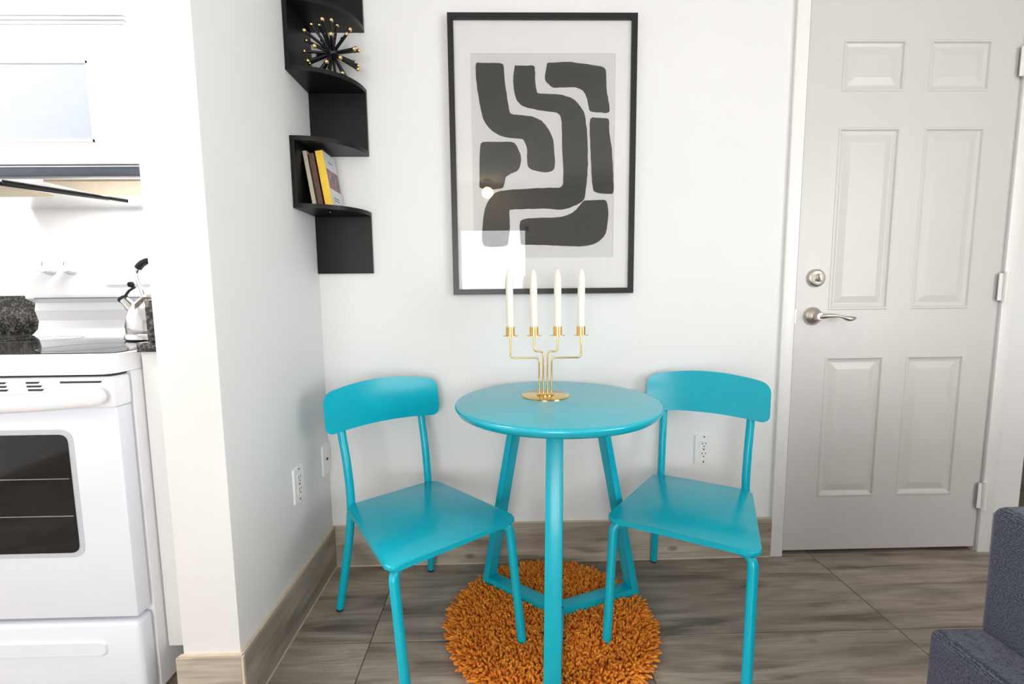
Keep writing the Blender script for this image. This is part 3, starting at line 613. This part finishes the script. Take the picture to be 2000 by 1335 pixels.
# ------------------------------------------------------------------ shag rug
RX, RY, RR = 0.797, -0.358, 0.318
rug = thing('shag_rug', 'round orange shag rug under the teal table', 'rug', (RX, RY, 0))
lathe('backing', 'orange_yarn', [(RR-0.01, 0.001), (RR-0.01, 0.010), (0, 0.010)], rug, n=48)
rnd = random.Random(11); verts = []; faces = []; SP = 0.0083; NS = 6
row = 0; y = -RR
while y < RR:
    x = -RR + (SP/2 if row % 2 else 0)
    while x < RR:
        px_, py_ = x+rnd.uniform(-.0022, .0022), y+rnd.uniform(-.0022, .0022); r0 = math.hypot(px_, py_)
        if r0 < RR-0.008:
            f = r0/RR; out_ = Vector((px_, py_, 0))/max(r0, 1e-4)
            lean = Vector((rnd.uniform(-.5, .5), rnd.uniform(-.5, .5), 0)) + out_*(0.12+6.0*max(0, f-0.78))
            d_ = (Vector((0, 0, 1))+lean).normalized(); ln = rnd.uniform(0.018, 0.027)*(1.0+0.35*max(0, f-0.8)*5); rad = rnd.uniform(0.0034, 0.0041)
            bend = Vector((rnd.uniform(-.4, .4), rnd.uniform(-.4, .4), -0.45 if f > 0.85 else -0.2))
            u = d_.cross(Vector((0.3, 0.9, 0.1))).normalized(); w = d_.cross(u); base = len(verts)
            for s, sc in ((0, 0.8), (0.45, 1.0), (0.85, 1.0), (1.0, 0.62)):
                c = Vector((px_, py_, 0.008)) + d_*ln*s + bend*ln*s*s*0.5
                for k in range(NS):
                    a = 2*PI*k/NS; q = c+(u*math.cos(a)+w*math.sin(a))*rad*sc; verts.append((q.x, q.y, max(q.z, 0.001)))
            for s in range(3):
                for k in range(NS): faces.append((base+s*NS+k, base+s*NS+(k+1) % NS, base+(s+1)*NS+(k+1) % NS, base+(s+1)*NS+k))
            faces.append(tuple(base+3*NS+k for k in range(NS)))
        x += SP
    y += SP*0.866; row += 1
me = bpy.data.meshes.new('pile'); me.from_pydata(verts, [], faces); me.update()
pl = link('pile', me, 'orange_yarn', rug, smooth=True); pl['kind'] = 'stuff'

# ------------------------------------------------------------------ table
TZ = 0.012      # the foot frame presses into the pile
table = thing('bistro_table', 'round teal metal bistro table standing on the orange rug', 'table', (0.822, -0.331, 0))
ZT = 0.712; TR = 0.309
prof = [(0, ZT-0.028), (TR-0.020, ZT-0.028), (TR-0.013, ZT-0.0265), (TR-0.006, ZT-0.021), (TR-0.001, ZT-0.012), (TR, ZT-0.008), (TR-0.0008, ZT-0.0045), (TR-0.0028, ZT-0.0020), (TR-0.006, ZT-0.0006), (TR-0.012, ZT), (0, ZT)]
lathe('table_top', 'teal_top', prof, table, n=96)
rb, rtop, dep, hwid = 0.303, 0.158, 0.024, 0.0232
for ang in (math.atan2(0.185, -0.228), math.atan2(0.104, 0.274), math.atan2(-0.289, -0.047)):
    ca, sa = math.cos(ang), math.sin(ang)
    def P3(s): return lambda r, z: (r*ca - s*hwid*sa, r*sa + s*hwid*ca, z)
    zt = ZT-0.029; k = (rb-rtop)/(zt-TZ)
    bm = bmesh.new(); prism(bm, [(rb, TZ), (rtop, zt), (rtop-dep, zt), (rb-dep-k*0.034, TZ+0.034), (rb-dep*1.4, TZ)], P3(-1), P3(1))
    bmesh.ops.bevel(bm, geom=[e for e in bm.edges], offset=0.003, segments=2, profile=0.5, affect='EDGES'); done(bm, 'leg', 'teal', table, angle=30)
    bm = bmesh.new(); prism(bm, [(0.0, TZ+0.001), (rb-dep*1.2, TZ+0.001), (rb-dep*1.2, TZ+0.033), (0.0, TZ+0.033)], P3(-0.96), P3(0.96))
    bmesh.ops.bevel(bm, geom=[e for e in bm.edges], offset=0.003, segments=2, profile=0.5, affect='EDGES'); done(bm, 'foot_bar', 'teal', table, angle=30)
    bm = bmesh.new(); prism(bm, [(0.0, zt-0.028), (rtop-dep*0.6, zt-0.028), (rtop-dep*0.6, zt), (0.0, zt)], P3(-0.96), P3(0.96)); done(bm, 'top_bar', 'teal', table)

# ------------------------------------------------------------------ candle holder and candles
CX, CY, CZ0 = 0.792, -0.264, ZT
ch = thing('candle_holder', 'brass four armed candle holder on the teal table', 'candle holder', (CX, CY, CZ0), R(-1.5))
lathe('base_plate', 'gold', [(0.0762, 0), (0.0762, 0.0022), (0.0745, 0.003), (0, 0.003)], ch, n=64)
lathe('collar', 'gold', [(0.029, 0.003), (0.029, 0.0062), (0.028, 0.007), (0, 0.007)], ch, n=40)
cups = [(-0.109, -0.0195, 0.121), (-0.035, -0.0065, 0.141), (0.039, 0.0065, 0.141), (0.112, 0.0195, 0.121)]
cz = 0.191
for cxk, bxk, hk in cups:
    tube('arm', 'gold', fillet([(bxk, 0, 0.005), (bxk, 0, hk), (cxk, 0, hk), (cxk, 0, cz)], 0.012, 6), 0.0026, ch, n=12)
    dp = lathe('drip_plate', 'gold', [(0.004, cz-0.001), (0.0235, cz), (0.0235, cz+0.0016), (0.014, cz+0.0016)], ch, (cxk, 0, 0), n=40)
    lathe('cup', 'gold', [(0.0140, cz+0.0016), (0.0140, cz+0.0285), (0.0128, cz+0.0285), (0.0128, cz+0.004), (0, cz+0.004)], dp, (0, 0, 0), n=32)
names4 = ['leftmost of the four white candles in the brass holder', 'second from the left of the four white candles in the brass holder', 'third from the left of the four white candles in the brass holder', 'rightmost of the four white candles in the brass holder']
for (cxk, _, _), lab, tl in zip(cups, names4, (-0.6, -0.3, 0.0, 0.2)):
    c = thing('taper_candle', lab, 'candle', (CX+cxk*math.cos(R(-1.5)), CY+cxk*math.sin(R(-1.5)), CZ0+cz+0.0045), 0, 'white candles in the brass holder'); c.rotation_euler = (0, R(tl), 0)
    lathe('wax', 'candle_wax', [(0.0118, 0), (0.0119, 0.03), (0.0113, 0.168), (0.0108, 0.176), (0.0080, 0.187), (0.0042, 0.198), (0.002, 0.201), (0, 0.2015)], c, n=24)
    tube('wick', 'wick', [(0, 0, 0.200), (0.0004, 0, 0.206)], 0.0009, c, n=6)

# ------------------------------------------------------------------ chairs
def make_chair(label):
    t = thing('dining_chair', label, 'chair', group='teal metal chairs at the round table')
    h, wr, wf, d = 0.381, 0.158, 0.205, 0.409
    # local frame: x to the side, -y is forward
    bm = bmesh.new()
    poly = round_poly([(-wr, 0.0), (wr, 0.0), (wf, -d), (-wf, -d)], [0.030, 0.030, 0.036, 0.036], 8)
    prism(bm, poly, lambda a, b: (a, b, h-0.014), lambda a, b: (a, b, h))
    es = [e for e in bm.edges if all(v.co.z > h-0.001 for v in e.verts) or all(v.co.z < h-0.013 for v in e.verts)]
    bmesh.ops.bevel(bm, geom=es, offset=0.005, segments=3, profile=0.5, affect='EDGES'); done(bm, 'seat', 'teal', t, angle=35)
    # curved backrest
    bm = bmesh.new(); NU, NV, we = 40, 8, 0.199
    def yb(s): return 0.052 - 0.026*s*s
    fr, bk = [], []
    for i in range(NU+1):
        s = math.sin((-1+2*i/NU)*PI/2); cr = max(0.0, (abs(s)*we-(we-0.030))/0.030); rr = 0.030*(1-math.sqrt(max(0, 1-cr*cr)))
        zl = 0.614-0.010*s*s+rr*0.9; zh = 0.757-0.024*s*s-rr
        f, b = [], []
        for j in range(NV+1):
            v = j/NV; z = zl+(zh-zl)*v; y = yb(s)+0.10*(z-0.614)
            f.append(bm.verts.new((s*we, y-0.0035, z))); b.append(bm.verts.new((s*we, y+0.0035, z)))
        fr.append(f); bk.append(b)
    for i in range(NU):
        for j in range(NV):
            bm.faces.new((fr[i][j], fr[i+1][j], fr[i+1][j+1], fr[i][j+1])); bm.faces.new((bk[i][j], bk[i][j+1], bk[i+1][j+1], bk[i+1][j]))
        bm.faces.new((fr[i][0], bk[i][0], bk[i+1][0], fr[i+1][0])); bm.faces.new((fr[i][NV], fr[i+1][NV], bk[i+1][NV], bk[i][NV]))
    for j in range(NV):
        bm.faces.new((fr[0][j], fr[0][j+1], bk[0][j+1], bk[0][j])); bm.faces.new((fr[NU][j], bk[NU][j], bk[NU][j+1], fr[NU][j+1]))
    done(bm, 'backrest', 'teal', t, angle=40)
    for s in (-1, 1):
        rear = spline([(s*0.170, 0.068, 0.010), (s*0.160, 0.040, 0.13), (s*0.146, 0.016, 0.27), (s*0.138, 0.0105, 0.381), (s*0.139, 0.026, 0.50), (s*0.142, 0.052, 0.60), (s*0.143, 0.068, 0.70)], 8)
        o = tube('rear_leg', 'teal', rear, 0.0130, t, n=16)
        tube('foot_cap', 'rubber', [(s*0.1708, 0.070, 0.0), (s*0.170, 0.068, 0.012)], 0.0115, o, n=14)
        front = fillet([(s*0.135, -d+0.048, h-0.022), (s*0.184, -d+0.020, h-0.022), (s*0.183, -0.446, 0.010)], 0.028, 8)
        o = tube('front_leg', 'teal', front, 0.0133, t, n=16)
        tube('foot_cap', 'rubber', [(s*0.183, -0.447, 0.0), (s*0.183, -0.446, 0.012)], 0.0118, o, n=14)
    tube('seat_rail', 'teal', [(-0.135, -d+0.048, h-0.022), (0.135, -d+0.048, h-0.022)], 0.0095, t)
    tube('seat_rail', 'teal', [(-0.137, 0.0, h-0.024), (0.137, 0.0, h-0.024)], 0.0095, t)
    return t
c1 = make_chair('teal metal chair left of the table, beside the side wall'); c1.location = (0.286, -0.211, 0); c1.rotation_euler = (0, 0, 0.665)
c2 = dup(c1); c2['label'] = 'teal metal chair right of the table, beside the door'; c2.location = (1.340, -0.174, 0); c2.rotation_euler = (0, 0, -0.549)

# ------------------------------------------------------------------ sofa
AX0, AX1, SYB_, SYF_ = 1.283, 1.366, -1.088, -1.95
sf = thing('sofa', 'dark blue grey woven fabric sofa at the right edge', 'sofa', (0, 0, 0))
def soft(name, x0, x1, y0, y1, z0, z1, b=0.02): return box(name, 'sofa_fabric', x0, x1, y0, y1, z0, z1, sf, bev=b, seg=4)
soft('armrest', AX0, AX1, SYF_, SYB_, 0.06, 0.541, 0.014)
soft('backrest', AX1-0.004, 2.75, SYB_-0.20, SYB_+0.003, 0.06, 0.727, 0.016)
soft('armrest', 2.75, 2.833, SYF_, SYB_, 0.06, 0.541, 0.014)
soft('base', AX1+0.001, 2.749, SYF_+0.02, SYB_-0.201, 0.06, 0.26, 0.012)
for x0 in (AX1+0.003, (AX1+2.75)/2+0.001): soft('seat_cushion', x0, x0+(2.75-AX1)/2-0.004, SYF_, SYB_-0.202, 0.262, 0.42, 0.03)
for x in (AX0+0.04, 2.79):
    for y in (SYF_+0.06, SYB_-0.06): lathe('foot', 'black_wood', [(0.016, 0), (0.022, 0.06), (0, 0.06)], sf, (x, y, 0), n=14)

# ------------------------------------------------------------------ added kitchen fill light and the pendant lamp
def kitchen_fill_light(label, x, y, sx, sy, power, color=(1, 0.97, 0.93)):
    t = thing('kitchen_fill_light', label, 'lamp', (x, y, CEIL))
    box('housing', 'plastic_white', -sx/2-0.03, sx/2+0.03, -sy/2-0.03, sy/2+0.03, -0.03, -0.001, t, bev=0.006)
    box('diffuser', 'fill_white', -sx/2, sx/2, -sy/2, sy/2, -0.045, -0.030, t, bev=0.005)
    a = area_light('fill_glow', (0, 0, -0.05), (0, 0, 0), sx, sy, power, color); a.parent = t
    return t
kitchen_fill_light('added unseen flat ceiling light that brightens the kitchen', -1.15, -0.85, 1.1, 0.40, 26)  # unseen fixture, added to brighten the kitchen
pd = thing('pendant_lamp', 'warm globe pendant lamp behind the camera near the window', 'lamp', (0.49, -4.6, CEIL))
tube('cord', 'black_metal', [(0, 0, 0), (0, 0, -0.10)], 0.003, pd, n=8)
lathe('canopy', 'nickel', [(0.05, -0.02), (0.05, -0.001), (0, -0.001)], pd, n=24)
bm = bmesh.new(); bmesh.ops.create_uvsphere(bm, u_segments=24, v_segments=14, radius=0.075); done(bm, 'globe', 'lamp_warm', pd, (0, 0, -0.17), angle=80)
